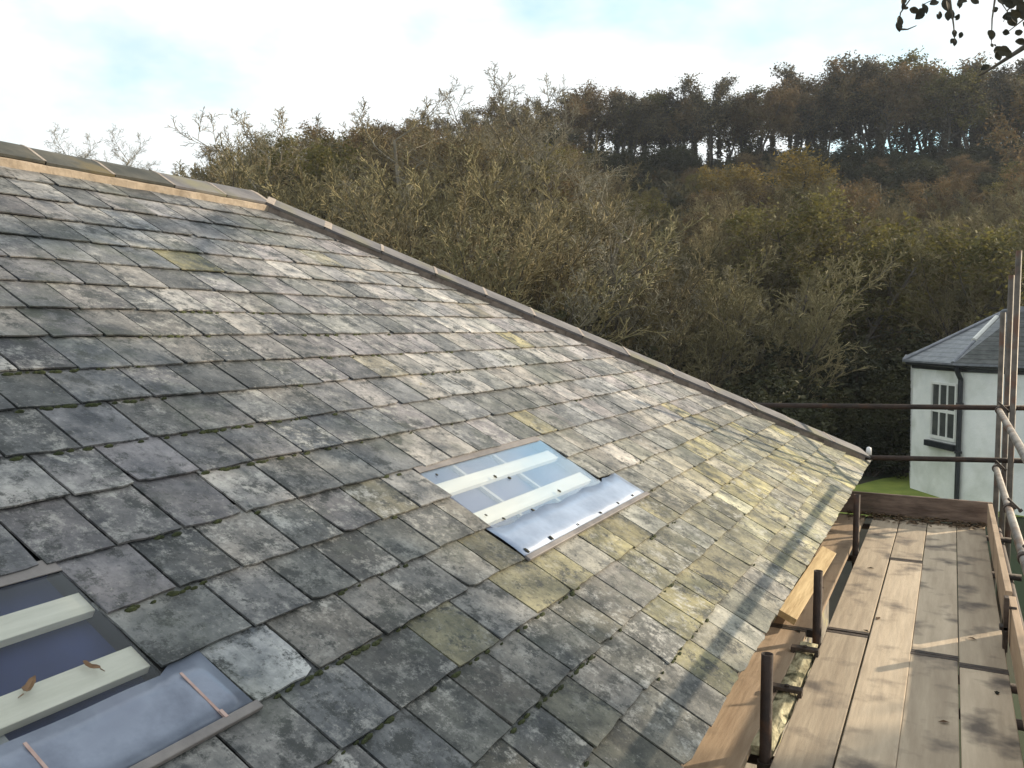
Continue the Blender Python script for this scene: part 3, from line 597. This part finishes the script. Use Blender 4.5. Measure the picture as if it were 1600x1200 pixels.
# ------------------------------------------------------------------ white cottage
def cottage():
    DC = 21.0
    C = at(1506, 580, DC)
    def dirv(vx):                            # horizontal direction whose vanishing point is vx px right of centre, leading away
        v = _r*vx + Vector((_f.x, _f.y, 0)).normalized()*FPX; return v.normalized()
    dl = dirv(-150); dr = -dirv(-750)
    def hit(px, P, d):                       # point on vertical plane (P,d) at photo column px
        r0 = ray(px, 600); n = Vector((d.y, -d.x, 0)); k = (P-Vector((0, 0, ZC))).dot(n)/r0.dot(n); return r0.x*k, r0.y*k
    lx, ly = hit(1427, C, dl); ze = C.z
    Lp = Vector((lx, ly, ze)); Rp = C+dr*7.0
    bk = Vector((-dr.y, dr.x, 0)); bk = bk if bk.y > 0 else -bk
    L2 = Lp+dirv(600)*5 ; R2 = Rp+bk*6
    plan = [Lp, C, Rp, R2, L2]
    root = empty('white_cottage', (C.x, C.y, gz(C.x, C.y)), 'white rendered cottage with a grey slate hipped roof behind the scaffold', 'cottage')
    wl = MB(); wl.hexa([Vector((p.x, p.y, -1.2)) for p in plan], [Vector((p.x, p.y, ze)) for p in plan]); wl.build('wall', M['white'], root)
    cen = (Lp+C+Rp+R2+L2)/5
    def outp(p, k): v = (p-cen); v.z = 0; v.normalize(); return p+v*k
    # fascia and gutter
    fa = MB(); o1 = [outp(p, .05) for p in plan]; fa.hexa([p+Vector((0, 0, -.02)) for p in o1], [p+Vector((0, 0, .14)) for p in o1]); fa.build('fascia', M['black'], root)
    gt = MB(); o2 = [outp(p, .16)+Vector((0, 0, .13)) for p in plan]
    for i in range(5): gt.tube([o2[i], o2[(i+1) % 5]], .062, 8)
    gt.build('gutter', M['black'], root)
    # roof
    ov = [outp(p, .27)+Vector((0, 0, .17)) for p in plan]
    A = at(1568, 489, DC+1.6); B = Vector((A.x+.2, A.y-3.6, A.z))
    rf = MB(); th = Vector((0, 0, .03))
    for a, b, c in ((ov[0], ov[1], A), (ov[2], ov[3], B), (ov[4], ov[0], A)): rf.poly([a, b, c])
    rf.poly([ov[1], ov[2], B, A]); rf.poly([ov[3], ov[4], A, B])
    r_o = rf.build('roof', M['far_slate'], root)
    eb = MB()
    for i in range(5): eb.bar(ov[i], ov[(i+1) % 5], .05, .05)
    eb.build('eave_edge', M['far_lead'], r_o)
    for a, b, m, w_, name in ((ov[1], A, M['far_lead'], .05, 'hip_roll'), (ov[0], A, M['far_lead'], .05, 'hip_roll'), (A, B, M['far_lead'], .07, 'ridge_roll')):
        h = MB(); h.tube([a+th, b+th], w_, 8); h.build(name, m, r_o)
    a = ov[1].lerp(A, .40); b = ov[1].lerp(A, .86); h = MB(); h.tube([a+th*2, b+th*2], .07, 8); q = h.build('pale_hip_cover', M['sheet_white'], r_o)
    # downpipe
    n = Vector((dl.y, -dl.x, 0)); n = n if n.y < 0 else -n
    nr = Vector((dr.y, -dr.x, 0)); nr = nr if nr.y < 0 else -nr
    nc = (n+nr).normalized()
    dp = MB(); dp.tube([C+nc*.2+Vector((0, 0, .1))-_r*.04, C+nc*.15+Vector((0, 0, -.06))-_r*.02, C+nc*.09+Vector((0, 0, -.2)), C+nc*.09+Vector((0, 0, -.4)), Vector((C.x, C.y, -.9))+nc*.09], .06, 10)
    for z in (.8, 2.0): dp.box(C.x+nc.x*.09-.085, C.x+nc.x*.09+.085, C.y+nc.y*.09-.06, C.y+nc.y*.09+.06, z, z+.05)
    dp.build('downpipe', M['black'], root)
    # window on the left face
    def on(px, py):
        x, y = hit(px, C, dl); P = Vector((x, y, 0)); dd = P.dot(Vector((_f.x, _f.y, 0)))
        r0 = ray(px, py); k = x/r0.x if abs(r0.x) > .2 else y/r0.y; k = y/r0.y
        return Vector((x, y, ZC+r0.z*k))
    a = on(1457, 596); b = on(1497, 600); c = on(1457, 683); top = (a.z+b.z)/2; bot = c.z
    a.z = b.z = 0; w_ = (b-a).length; d = (b-a).normalized()
    fr = MB(); out = n*.03
    def wbox(mb, u0, u1, z0, z1, o0, o1):
        p = [a+d*u0+n*o0, a+d*u1+n*o0, a+d*u1+n*o1, a+d*u0+n*o1]
        if (p[1]-p[0]).cross(p[3]-p[0]).z < 0: p = p[::-1]
        mb.hexa([Vector((v.x, v.y, z0)) for v in p], [Vector((v.x, v.y, z1)) for v in p])
    f = .05
    wbox(fr, 0, f, bot, top, .0, .05); wbox(fr, w_-f, w_, bot, top, .0, .05); wbox(fr, f, w_-f, top-f*1.2, top, .0, .049); wbox(fr, f, w_-f, bot, bot+f*1.6, .0, .049)
    mid = (top+bot)/2; wbox(fr, f, w_-f, mid-.04, mid+.04, .0, .045)
    for i in (1, 2):
        u = f+(w_-2*f)*i/3; wbox(fr, u-.022, u+.022, bot+f*1.6, mid-.04, .0, .04); wbox(fr, u-.022, u+.022, mid+.04, top-f*1.2, .0, .04)
    win = fr.build('window', M['paint'], root)
    for z0, z1 in ((bot+f*1.6, mid-.04), (mid+.04, top-f*1.2)):
        for i in range(3):
            u0 = f+(w_-2*f)*i/3+.02; u1 = f+(w_-2*f)*(i+1)/3-.02
            g = MB(); wbox(g, u0, u1, z0+.002, z1-.002, .004, .018); g.build('pane', M['pane'], win)
    s = MB(); wbox(s, -.10, w_+.06, bot-.22, bot-.07, -.02, .13); s.build('sill', M['black'], win)
cottage()

# ------------------------------------------------------------------ trees
class TreeGeo:
    def __init__(s, seed): s.r = random.Random(seed); s.wood = MB(); s.twig = MB(); s.leafpts = []
    def wander(s, p, d, ln, n, bend, up):
        pts = [p.copy()]; d = d.normalized()
        for i in range(n):
            d = (d+Vector((s.r.gauss(0, bend), s.r.gauss(0, bend), s.r.gauss(0, bend)+up))).normalized()
            p = p+d*(ln/n); pts.append(p.copy())
        return pts, d
    def grow(s, p, d, ln, rad, lev, maxlev, P):
        n = (6, 5, 4, 3, 2)[min(lev, 4)]
        pts, _ = s.wander(p, d, ln, n, P['bend'][lev], P['up'][lev])
        rads = [max(P['minr'], rad*(1-.72*i/n)) for i in range(n+1)]
        mb = s.wood if lev < P['woodlev'] else s.twig
        mb.tube(pts, rads, (7, 5, 4, 3, 3)[min(lev, 4)], cap=False)
        if lev >= maxlev-1: s.leafpts += [(q, (pts[-1]-pts[0]).normalized()) for q in pts[1:]]
        if lev >= maxlev: return
        k = P['n'][lev]
        for i in range(k):
            f = P['start'][lev]+(1-P['start'][lev])*((i+s.r.random())/k)
            x = f*n; j = min(n-1, int(x)); q = pts[j].lerp(pts[j+1], x-j); dd = (pts[j+1]-pts[j]).normalized()
            az = i*2.4+s.r.uniform(-.6, .6); ax = dd.orthogonal().normalized(); ax = (Matrix.Rotation(az, 3, dd) @ ax)
            ang = R(s.r.uniform(*P['ang'][lev])); nd = (dd*math.cos(ang)+ax*math.sin(ang)).normalized()
            l2 = ln*P['ratio'][lev]*s.r.uniform(.65, 1.15)*(1-.45*f if lev == 0 else 1-.3*f)
            s.grow(q, nd, l2, max(P['minr'], rad*(1-.6*f)*P['rr']), lev+1, maxlev, P)
def leaves(mb, pts, r, n, size, spread, flat=0):
    for _ in range(n):
        q, d = r.choice(pts); p = q+Vector((r.gauss(0, spread), r.gauss(0, spread), r.gauss(0, spread)))
        s = size*r.uniform(.6, 1.3); a = Vector((r.gauss(0, 1), r.gauss(0, 1), r.gauss(0, 1)*(1-flat))).normalized(); b = a.orthogonal().normalized(); b = Matrix.Rotation(r.uniform(0, 6.3), 3, a) @ b
        mb.poly([p-a*s, p+b*s*.5, p+a*s, p-b*s*.55])
DEF = dict(bend=(.10, .16, .2, .22, .25), up=(.03, .05, .04, .03, .02), n=(9, 6, 5, 4), start=(.3, .25, .2, .15), ang=((35, 65), (30, 60), (30, 60), (25, 60)), ratio=(.55, .55, .55, .6), rr=.55, minr=.008, woodlev=2)
def P(**k): d = dict(DEF); d.update(k); return d
KINDS = {}
def mk(mb, name): 
    me = bpy.data.meshes.new(name); me.from_pydata(mb.v, [], mb.f); me.update(); return me
def define(kind, seed, h, par_, twigmat, stems=1, maxlev=4, leaf=None, ivy=None, splay=.3, rad=None):
    g = TreeGeo(seed); r = g.r
    for k in range(stems):
        a = k*6.283/stems+r.uniform(-.5, .5)
        d = Vector((math.cos(a)*splay, math.sin(a)*splay, 1)) if stems > 1 else Vector((r.uniform(-.06, .06), r.uniform(-.06, .06), 1))
        p = Vector((math.cos(a)*.25, math.sin(a)*.25, -.3)) if stems > 1 else Vector((0, 0, -.3))
        g.grow(p, d, h*r.uniform(.8, 1.0)*(1 if stems == 1 else .8), rad or h*.016, 0, maxlev, par_)
    parts = [('trunk', mk(g.wood, kind+'_trunk'), M['bark_pale' if kind.startswith('bare') else 'bark'])]
    if g.twig.v: parts.append(('twigs', mk(g.twig, kind+'_twigs'), twigmat))
    if leaf:
        m, n, size, spread = leaf; lb = MB(); leaves(lb, g.leafpts, r, n, size, spread); parts.append(('foliage', mk(lb, kind+'_foliage'), m))
    if ivy:
        lb = MB(); m, n, hh, rad_ = ivy
        for _ in range(n):
            z = r.uniform(0, hh); a = r.uniform(0, 6.3); q = rad_*(1-.5*z/hh)*r.uniform(.4, 1.2)
            leaves(lb, [(Vector((math.cos(a)*q, math.sin(a)*q, z)), None)], r, 1, .22, .05)
        parts.append(('ivy', mk(lb, kind+'_ivy'), m))
    top = max(max(v[2] for v in g.twig.v) if g.twig.v else 0, max(v[2] for v in g.wood.v))
    for _, me, m in parts: me.materials.append(m)
    KINDS[kind] = (parts, top)
def plant(kind, name, x, y, height, rz, label, cat='tree', group=None, wide=1.0, z=None):
    parts, top = KINDS[kind]; s = height/top; z = gz(x, y)-.05 if z is None else z
    root = empty(name, (x, y, z), label, cat, group); root.rotation_euler = (0, 0, rz); root.scale = (s*wide, s*wide, s)
    for pn, me, m in parts:
        o = bpy.data.objects.new(pn, me); col.objects.link(o); o.parent = root
    return root
up_ = (.03, .10, .10, .06, .04)
for i in range(3):
    define('scrub%d' % i, 20+i, 7, P(up=up_, bend=(.05, .08, .10, .12, .12), n=(9, 6, 5, 4), ang=((18, 42), (20, 45), (22, 50), (25, 55)), ratio=(.52, .55, .55, .6), minr=.010, start=(.22, .15, .15, .1)), M[('twig_olive', 'twig_brown', 'twig_grey')[i]], stems=5, rad=.06, splay=.32)
for i in range(2):
    define('leafy%d' % i, 40+i, 8, P(n=(9, 6, 5, 3), minr=.011), M['twig_brown'], leaf=(M[('leaf_olive', 'leaf_rust')[i]], 6500, .09, .22), rad=.13)
define('gold', 47, 7, P(n=(8, 6, 5, 3), up=up_, minr=.011), M['twig_olive'], stems=3, leaf=(M['leaf_gold'], 5000, .085, .2), rad=.08)
for i in range(4):
    define('hilltop%d' % i, 60+i, 13, P(n=(10, 7, 5, 3), start=(.42, .3, .2, .1), minr=.022, up=(.02, .09, .08, .05, .03), ang=((35, 65), (30, 55), (25, 55), (25, 60)), ratio=(.5, .5, .5, .6)), M['twig_brown'], maxlev=4, leaf=(M[('leaf_rust', 'leaf_dark', 'leaf_olive', 'leaf_rust')[i]], (5200, 5600, 5200, 2600)[i], .15, .34), ivy=(M['leaf_dark'], 420, 6.5, .38), rad=.2)
for i in range(2):
    define('bare%d' % i, 80+i, 12, P(n=(13, 8, 7, 5), start=(.22, .2, .15, .1), up=(.05, .10, .10, .07, .05), minr=.012, bend=(.10, .18, .2, .22, .25), ang=((40, 75), (30, 60), (25, 55), (25, 60)), ratio=(.6, .5, .45, .5)), M[('twig_grey', 'twig_brown')[i]], rad=.2)
for i in range(2):                           # evergreen shrubs: lobed leafy mounds
    g = TreeGeo(90+i); r = g.r; pts = []
    for k in range(26):
        a = r.uniform(0, 6.3); q = r.uniform(0, 1.6); c = Vector((math.cos(a)*q, math.sin(a)*q, r.uniform(.5, 3.2)*(1-.22*q)))
        g.wood.tube([Vector((c.x*.1, c.y*.1, -.2)), c*.6, c], [.05, .03, .015], 4, cap=False)
        for _ in range(40):
            v = Vector((r.gauss(0, 1), r.gauss(0, 1), r.gauss(0, 1))).normalized()*r.uniform(.35, .75); pts.append((c+v, v))
    lb = MB(); leaves(lb, pts, r, 10000, .072, .06); me = mk(lb, 'ever_foliage'); mt_ = mk(g.wood, 'ever_stem'); me.materials.append(M['leaf_ever']); mt_.materials.append(M['bark'])
    KINDS['ever%d' % i] = ([('stem', mt_, M['bark']), ('foliage', me, M['leaf_ever'])], 3.9)
rt = random.Random(11)
def spot(px, d):                              # ground point under photo column px at distance d
    v = ray(px, 512); k = d/v.dot(_f); return v.x*k, v.y*k
def plant_px(kind, name, px, d, ytop, label, group, wide=1, cat='tree', hmin=1.5):
    x, y = spot(px, d); z0 = gz(x, y); r0 = ray(px, ytop); zt = ZC+r0.z*d/r0.dot(_f)
    return plant(kind, name, x, y, max(hmin, zt-z0), rt.uniform(0, 6.28), label, cat, group, wide)
def curve(pts, x):
    for (a, ya), (b, yb) in zip(pts, pts[1:]):
        if x <= b: return ya+(yb-ya)*max(0, (x-a))/(b-a)
    return pts[-1][1]
SKY = [(250, 250), (330, 235), (420, 195), (560, 195), (700, 178), (850, 150), (1000, 142), (1060, 128), (1150, 138), (1230, 112), (1380, 92), (1460, 96), (1560, 105), (1750, 100)]
# hilltop row
lab_h = {'hilltop0': 'rusty brown ivy-clad tree in the hilltop row against the sky', 'hilltop1': 'dark green ivy-clad tree in the hilltop row against the sky', 'hilltop2': 'olive leaved ivy-clad tree in the hilltop row against the sky', 'hilltop3': 'thinly leaved ivy-clad tree in the hilltop row against the sky'}
x = 560
while x < 1690:
    k = rt.choice(('hilltop0', 'hilltop1', 'hilltop3', 'hilltop1') if x < 1350 else ('hilltop1', 'hilltop2', 'hilltop0', 'hilltop3'))
    plant_px(k, 'ivy_clad_tree', x, rt.uniform(86, 99), curve(SKY, x)+rt.uniform(-4, 26), lab_h[k], 'trees along the hilltop', wide=rt.uniform(.95, 1.35)); x += rt.uniform(17, 30)
x = 800
while x < 1690:
    k = rt.choice(('hilltop0', 'hilltop1', 'hilltop3', 'hilltop2'))
    plant_px(k, 'ivy_clad_tree', x, rt.uniform(94, 101), curve(SKY, x)+rt.uniform(4, 30), lab_h[k], 'trees along the hilltop', wide=rt.uniform(1.2, 1.6)); x += rt.uniform(30, 48)
# slope woodland, far to near
FRONT = [(250, 258), (330, 240), (420, 192), (520, 195), (700, 186), (850, 205), (950, 280), (1050, 300), (1110, 262), (1200, 255), (1300, 275), (1450, 285), (1600, 245), (1700, 240)]
def wood(kinds, d0, d1, x0, x1, step, dy, labels, name, group, wide=(.9, 1.3), cat='tree', base=FRONT):
    x = x0
    while x < x1:
        k = rt.choice(kinds); e_ = k.startswith('ever'); plant_px(k, 'evergreen_bush' if e_ else 'slope_tree', x, rt.uniform(d0, d1), curve(base, x)+rt.uniform(*dy), labels[k], EV if e_ else GS, rt.uniform(*wide), 'bush' if e_ else 'tree'); x += step*rt.uniform(.7, 1.3)
SL = {'scrub0': 'olive twigged bare tree with many upright stems on the wooded slope', 'scrub1': 'brown twigged bare tree with many upright stems on the wooded slope', 'scrub2': 'pale grey bare tree with many upright stems on the wooded slope',
      'leafy0': 'olive green tree still in leaf on the wooded slope', 'leafy1': 'rust brown tree still in leaf on the wooded slope', 'gold': 'golden yellow tree still in leaf on the wooded slope',
      'ever0': 'dark evergreen bush at the foot of the wooded slope', 'ever1': 'deep green evergreen bush with a lobed outline on the slope', 'bare0': 'tall bare grey tree on the wooded slope', 'bare1': 'tall bare brown tree on the wooded slope'}
GS = 'trees on the wooded slope'
EV = 'evergreen bushes under the trees of the slope'
wood(('ever0', 'ever1'), 86, 91, 560, 1690, 22, (-24, 16), SL, 'evergreen_bush', EV, wide=(1.3, 1.8), cat='bush', base=[(500, 225), (700, 225), (850, 246), (1000, 240), (1200, 246), (1300, 232), (1700, 222)])
wood(('ever0', 'ever1', 'leafy1'), 76, 82, 560, 1690, 36, (10, 30), SL, 'evergreen_bush', EV, wide=(1.3, 1.8), cat='bush', base=[(500, 225), (700, 225), (850, 240), (1000, 235), (1200, 242), (1300, 235), (1700, 225)])
wood(('leafy1', 'leafy0', 'scrub1', 'leafy1'), 66, 76, 350, 1000, 34, (0, 25), SL, 'slope_tree', GS, wide=(1.1, 1.5))
wood(('ever0', 'ever1', 'leafy1', 'leafy0'), 66, 74, 1000, 1690, 40, (0, 25), SL, 'slope_tree', GS, wide=(1.2, 1.6))
wood(('ever0', 'leafy1', 'ever1', 'scrub1'), 78, 86, 800, 1690, 30, (-22, 0), SL, 'evergreen_bush', EV, wide=(1.3, 1.8))
wood(('leafy1', 'leafy0', 'scrub0', 'scrub1'), 52, 62, 345, 1680, 34, (0, 40), SL, 'slope_tree', GS, wide=(1.1, 1.5))
wood(('scrub0', 'scrub1', 'leafy0', 'leafy1', 'scrub1'), 42, 50, 370, 1680, 36, (20, 80), SL, 'slope_tree', GS, wide=(1, 1.4))
wood(('scrub0', 'scrub2', 'scrub1', 'scrub0'), 34, 40, 380, 1260, 36, (40, 120), SL, 'slope_tree', GS, wide=(1, 1.4))
wood(('leafy0', 'scrub1', 'leafy0', 'scrub0'), 33, 40, 1240, 1680, 34, (50, 120), SL, 'slope_tree', GS, wide=(1.1, 1.5))
wood(('ever0', 'ever1'), 29, 33, 520, 1680, 40, (200, 290), SL, 'evergreen_bush', EV, wide=(1.1, 1.6), cat='bush')
wood(('scrub2', 'scrub0', 'scrub1'), 27, 31, 600, 1260, 42, (100, 190), SL, 'slope_tree', GS, wide=(1, 1.4))
wood(('ever0', 'ever1', 'ever0'), 25.0, 26.6, 1000, 1425, 42, (290, 390), SL, 'evergreen_bush', EV, wide=(1.1, 1.6))
wood(('ever0', 'ever1', 'ever1'), 26.8, 28.5, 880, 1680, 36, (270, 380), SL, 'evergreen_bush', EV, wide=(1.1, 1.6), cat='bush')
plant_px('gold', 'golden_tree', 1130, 62, 258, 'yellow green tree standing proud below the dark hilltop row', 'golden trees below the hilltop', 1.1)
plant_px('gold', 'golden_tree', 1225, 60, 248, 'rounded golden tree below the hilltop row, the broadest yellow crown', 'golden trees below the hilltop', 1.5)
plant_px('bare0', 'bare_tree', 735, 40, 132, 'tallest bare crooked tree rising above the hip of the slate roof', None, 1.35)
for px, d, yt, kd, lab in ((545, 46, 172, 'bare1', 'bare tree with fine upright twigs, leftmost of the five left of the hilltop row'), (610, 42, 132, 'bare1', 'bare brown tree with arching limbs left of the tallest bare tree'), (665, 46, 126, 'bare0', 'bare tree with a wide twiggy head just left of the tallest bare tree'),
        (780, 45, 130, 'bare1', 'bare tree with fine upright twigs just right of the tallest bare tree'), (830, 50, 152, 'bare0', 'bare tree at the left end of the dark hilltop row')):
    plant_px(kd, 'bare_tree', px, d, yt, lab, None, 1.3)
for px, d, yt in ((500, 31, 262), (590, 33, 255), (690, 31, 285), (800, 32, 300), (880, 34, 262), (970, 33, 325), (1040, 31, 400), (920, 29, 400)):
    plant_px('bare%d' % (px//10 % 2), 'bare_tree', px, d, yt, 'bare tree with pale forked trunk standing among the brown scrub above the hip', 'pale trunked bare trees above the hip', 1.15)
plant_px('bare1', 'bare_tree', 450, 38, 165, 'bare brown tree with fine twigs above the end of the ridge', None, 1.2)
plant_px('bare0', 'bare_tree', 385, 50, 195, 'smaller bare tree whose twigs show above the ridge end', None, 1.2)
plant_px('bare0', 'bare_tree', 165, 62, 196, 'thin bare treetop just above the ridge, the one nearer the hip', None, 1.2)
plant_px('bare0', 'bare_tree', 70, 58, 194, 'thin bare treetop above the left end of the ridge', None, 1.3)
plant_px('hilltop0', 'slope_tree', 1655, 60, 92, 'dark leafy tree at the right edge reaching up to the hilltop skyline', None, 1.0)

# ------------------------------------------------------------------ the tree beside the scaffold (its boughs overhang and shade the roof)
def undergrowth():
    r = random.Random(77); mb = MB(); k = 0
    while k < 52000:
        d = 27+65*r.random()**.8; l = r.uniform(-.62, .72)*d
        x = l*math.cos(YAW)-d*math.sin(YAW); y = l*math.sin(YAW)+d*math.cos(YAW)
        hh = .5+1.3*max(0, math.sin(x*.7+math.sin(y*.9))*math.sin(y*.6)+.3); p = Vector((x, y, gz(x, y)+hh*r.random())); k += 1
        s = r.uniform(.12, .34)*(.5+d/90); a = Vector((r.gauss(0, .6), r.gauss(0, .6), r.gauss(0, 1)+.3)).normalized(); b = Matrix.Rotation(r.uniform(0, 6.3), 3, a) @ a.orthogonal().normalized()
        if k % 3: mb.poly([p-a*s, p+b*s*.45, p+a*s, p-b*s*.4])
        else: mb.poly([p-a*s*1.6, p+b*s*.1, p+a*s*2.2, p-b*s*.1])
    tag(mb.build('undergrowth', M['undergrowth']), 'brown and olive brambles and bracken covering the wooded slope under the trees', 'undergrowth', kind='stuff')
undergrowth()
def near_tree():
    r = random.Random(5); uv = Vector((math.cos(SUN_AZ), -math.sin(SUN_AZ), 0)); av = Vector((math.sin(SUN_AZ), math.cos(SUN_AZ), 0))
    def sp(u, v, a): p = uv*u+av*a; return Vector((p.x, p.y, ZC+v+math.tan(SUN_EL)*a))
    blobs = [(sp(-1.2, -1.2, 14), 1.7, 1.35, 90), (sp(-2.2, .6, 14.5), 1.95, 1.6, 100), (sp(-3.6, 2.1, 14), 1.8, 1.5, 90), (sp(-5.3, 3.1, 14.5), 1.6, 1.3, 70), (sp(.9, 0, 14), 2.2, 2.5, 120), (sp(-1.25, -3.0, 13.5), 1.7, 1.05, 95), (sp(-1.5, 3.0, 15), 2.4, 1.6, 100)]
    base = sp(-.6, 0, 14.5); base.z = 0
    root = empty('shade_tree', base, 'leafy tree beside the scaffold whose boughs hang into the top right of the view', 'tree')
    wd = MB(); top = sp(-1.0, .6, 14.2); wd.tube([base-Vector((0, 0, .3)), base+Vector((.1, 0, 2.5)), base.lerp(top, .6)+Vector((-.15, .1, 0)), top+Vector((0, 0, 2.4))], [.3, .25, .2, .07], 10)
    tw = MB(); lv = MB()
    for c, ru, rv, n in blobs:
        st = base.lerp(top, r.uniform(.55, .9)); wd.tube([st, st.lerp(c, .5)+Vector((0, 0, .3)), c], [.12, .08, .04], 7, cap=False)
        for _ in range(n):
            d = Vector((r.gauss(0, 1), r.gauss(0, 1), r.gauss(0, 1))).normalized()*r.uniform(.15, 1)**.5; e = c+Vector((d.x*ru, d.y*ru, d.z*rv))
            m_ = c.lerp(e, .5)+Vector((r.gauss(0, .12), r.gauss(0, .12), r.gauss(0, .12)))
            if r.random() < .6: tw.tube([c.lerp(e, .15), m_, e], [.018, .011, .005], 4, cap=False)
            pts = [(e.lerp(m_, r.random()*.5), d) for _ in range(4)]
            leaves(lv, pts, r, 34, .115, .26)
    # overhanging bough, drooping twigs and single leaves in view
    def W(px, py, d=6.6): return at(px, py, d)
    lim = [top, W(1900, -60, 9), W(1680, 25, 7), W(1600, 74), W(1552, 105), W(1530, 118)]
    wd.tube(lim, [.10, .06, .032, .02, .012, .007], 7)
    tws = [[W(1680, 25, 7), W(1640, -30), W(1560, -40), W(1480, -30), W(1430, -12), W(1407, 20), W(1404, 46)], [W(1480, -30), W(1478, 0), W(1490, 24)], [W(1560, -40), W(1500, -20), W(1440, 8)], [W(1560, -40), W(1555, -10), W(1575, 20)],
           [W(1480, -30), W(1490, 40), W(1492, 66)], [W(1560, -40), W(1550, 30), W(1549, 68)], [W(1640, -30), W(1575, 15), W(1568, 34)], [W(1640, -30), W(1600, 30), W(1572, 52)], [W(1404, 46), W(1418, 46), W(1432, 40)]]
    for q in tws: tw.tube(q, [.011]+[.006]*(len(q)-2)+[.003], 5)
    def leaf(px, py, sz, ang, tilt):
        p = W(px, py, 6.6+r.uniform(-.25, .25)); a = (_r*math.cos(ang)-_u*math.sin(ang)); b = (_r*math.sin(ang)+_u*math.cos(ang))*math.cos(tilt)+_f*math.sin(tilt); nn = a.cross(b)*.12
        s = sz*.78*6.6/FPX; n0 = len(lv.v)
        prof = [(-.55, 0), (-.45, .18), (-.2, .36), (.05, .38), (.3, .26), (.55, 0), (.3, -.26), (.05, -.38), (-.2, -.36), (-.45, -.18)]
        lv.v += [tuple(p+a*x*s+b*y*s+nn*abs(y)*s*2) for x, y in prof]; lv.v.append(tuple(p)); lv.v.append(tuple(p+a*.3*s))
        for i in range(10): lv.f.append((n0+i, n0+(i+1) % 10, n0+10))
    for q in [(1410, 4, 16, 1.5), (1411, 10, 14, 1.9), (1405, 34, 22, 1.6), (1404, 42, 20, 1.4), (1428, 16, 18, .3), (1437, 22, 26, 2.3), (1445, 14, 20, 1.2), (1460, 5, 18, -.3), (1478, 8, 26, 1.3), (1485, 22, 26, 1.2), (1496, 27, 14, 2.2), (1499, 6, 18, 1.6), (1505, 0, 16, .4),
              (1468, 24, 16, 1.7), (1491, 52, 14, 1.5), (1501, 55, 13, 1.9), (1491, 66, 16, 1.6), (1549, 55, 20, 1.6), (1550, 71, 8, 1), (1572, 51, 14, .2), (1592, 51, 16, -.2), (1555, 15, 14, -.5), (1568, 2, 24, .1), (1578, 5, 26, .3), (1590, 2, 26, .6), (1597, 12, 26, 1), (1598, 22, 24, 1.3), (1575, 26, 22, -.2), (1582, 33, 24, .9), (1588, 22, 22, .4), (1568, 80, 26, .2), (1560, 78, 20, -.6), (1574, 84, 22, .9), (1595, 66, 22, .1), (1540, 105, 18, -.5), (1522, 3, 16, .5), (1610, 40, 30, .4), (1560, 88, 18, 1.2)]:
        leaf(*q, r.uniform(-.6, .6))
        leaf(q[0]+r.uniform(-5, 5), q[1]+r.uniform(-4, 4), q[2]*.7, q[3]+r.uniform(-.8, .8), r.uniform(-.8, .8))
    wd.build('trunk', M['bark'], root, smooth=True); tw.build('twigs', M['bark'], root); lv.build('foliage', M['leaf_near'], root)
near_tree()

# ------------------------------------------------------------------ autumn haze in the valley air
hz = MB(); hz.box(-960, 960, -920, 1000, -2.4, 42)
hm_ = bpy.data.materials.new('haze_air'); hm_.use_nodes = True; t = hm_.node_tree; t.nodes.clear()
ho = N(t, 'ShaderNodeOutputMaterial'); pv = N(t, 'ShaderNodeVolumePrincipled'); pv.inputs['Color'].default_value = (.80, .88, 1, 1); pv.inputs['Density'].default_value = .0004; pv.inputs['Anisotropy'].default_value = .2
t.links.new(pv.outputs[0], ho.inputs['Volume'])
tag(hz.build('haze', hm_), 'thin bluish autumn haze filling the valley', 'haze', kind='stuff')
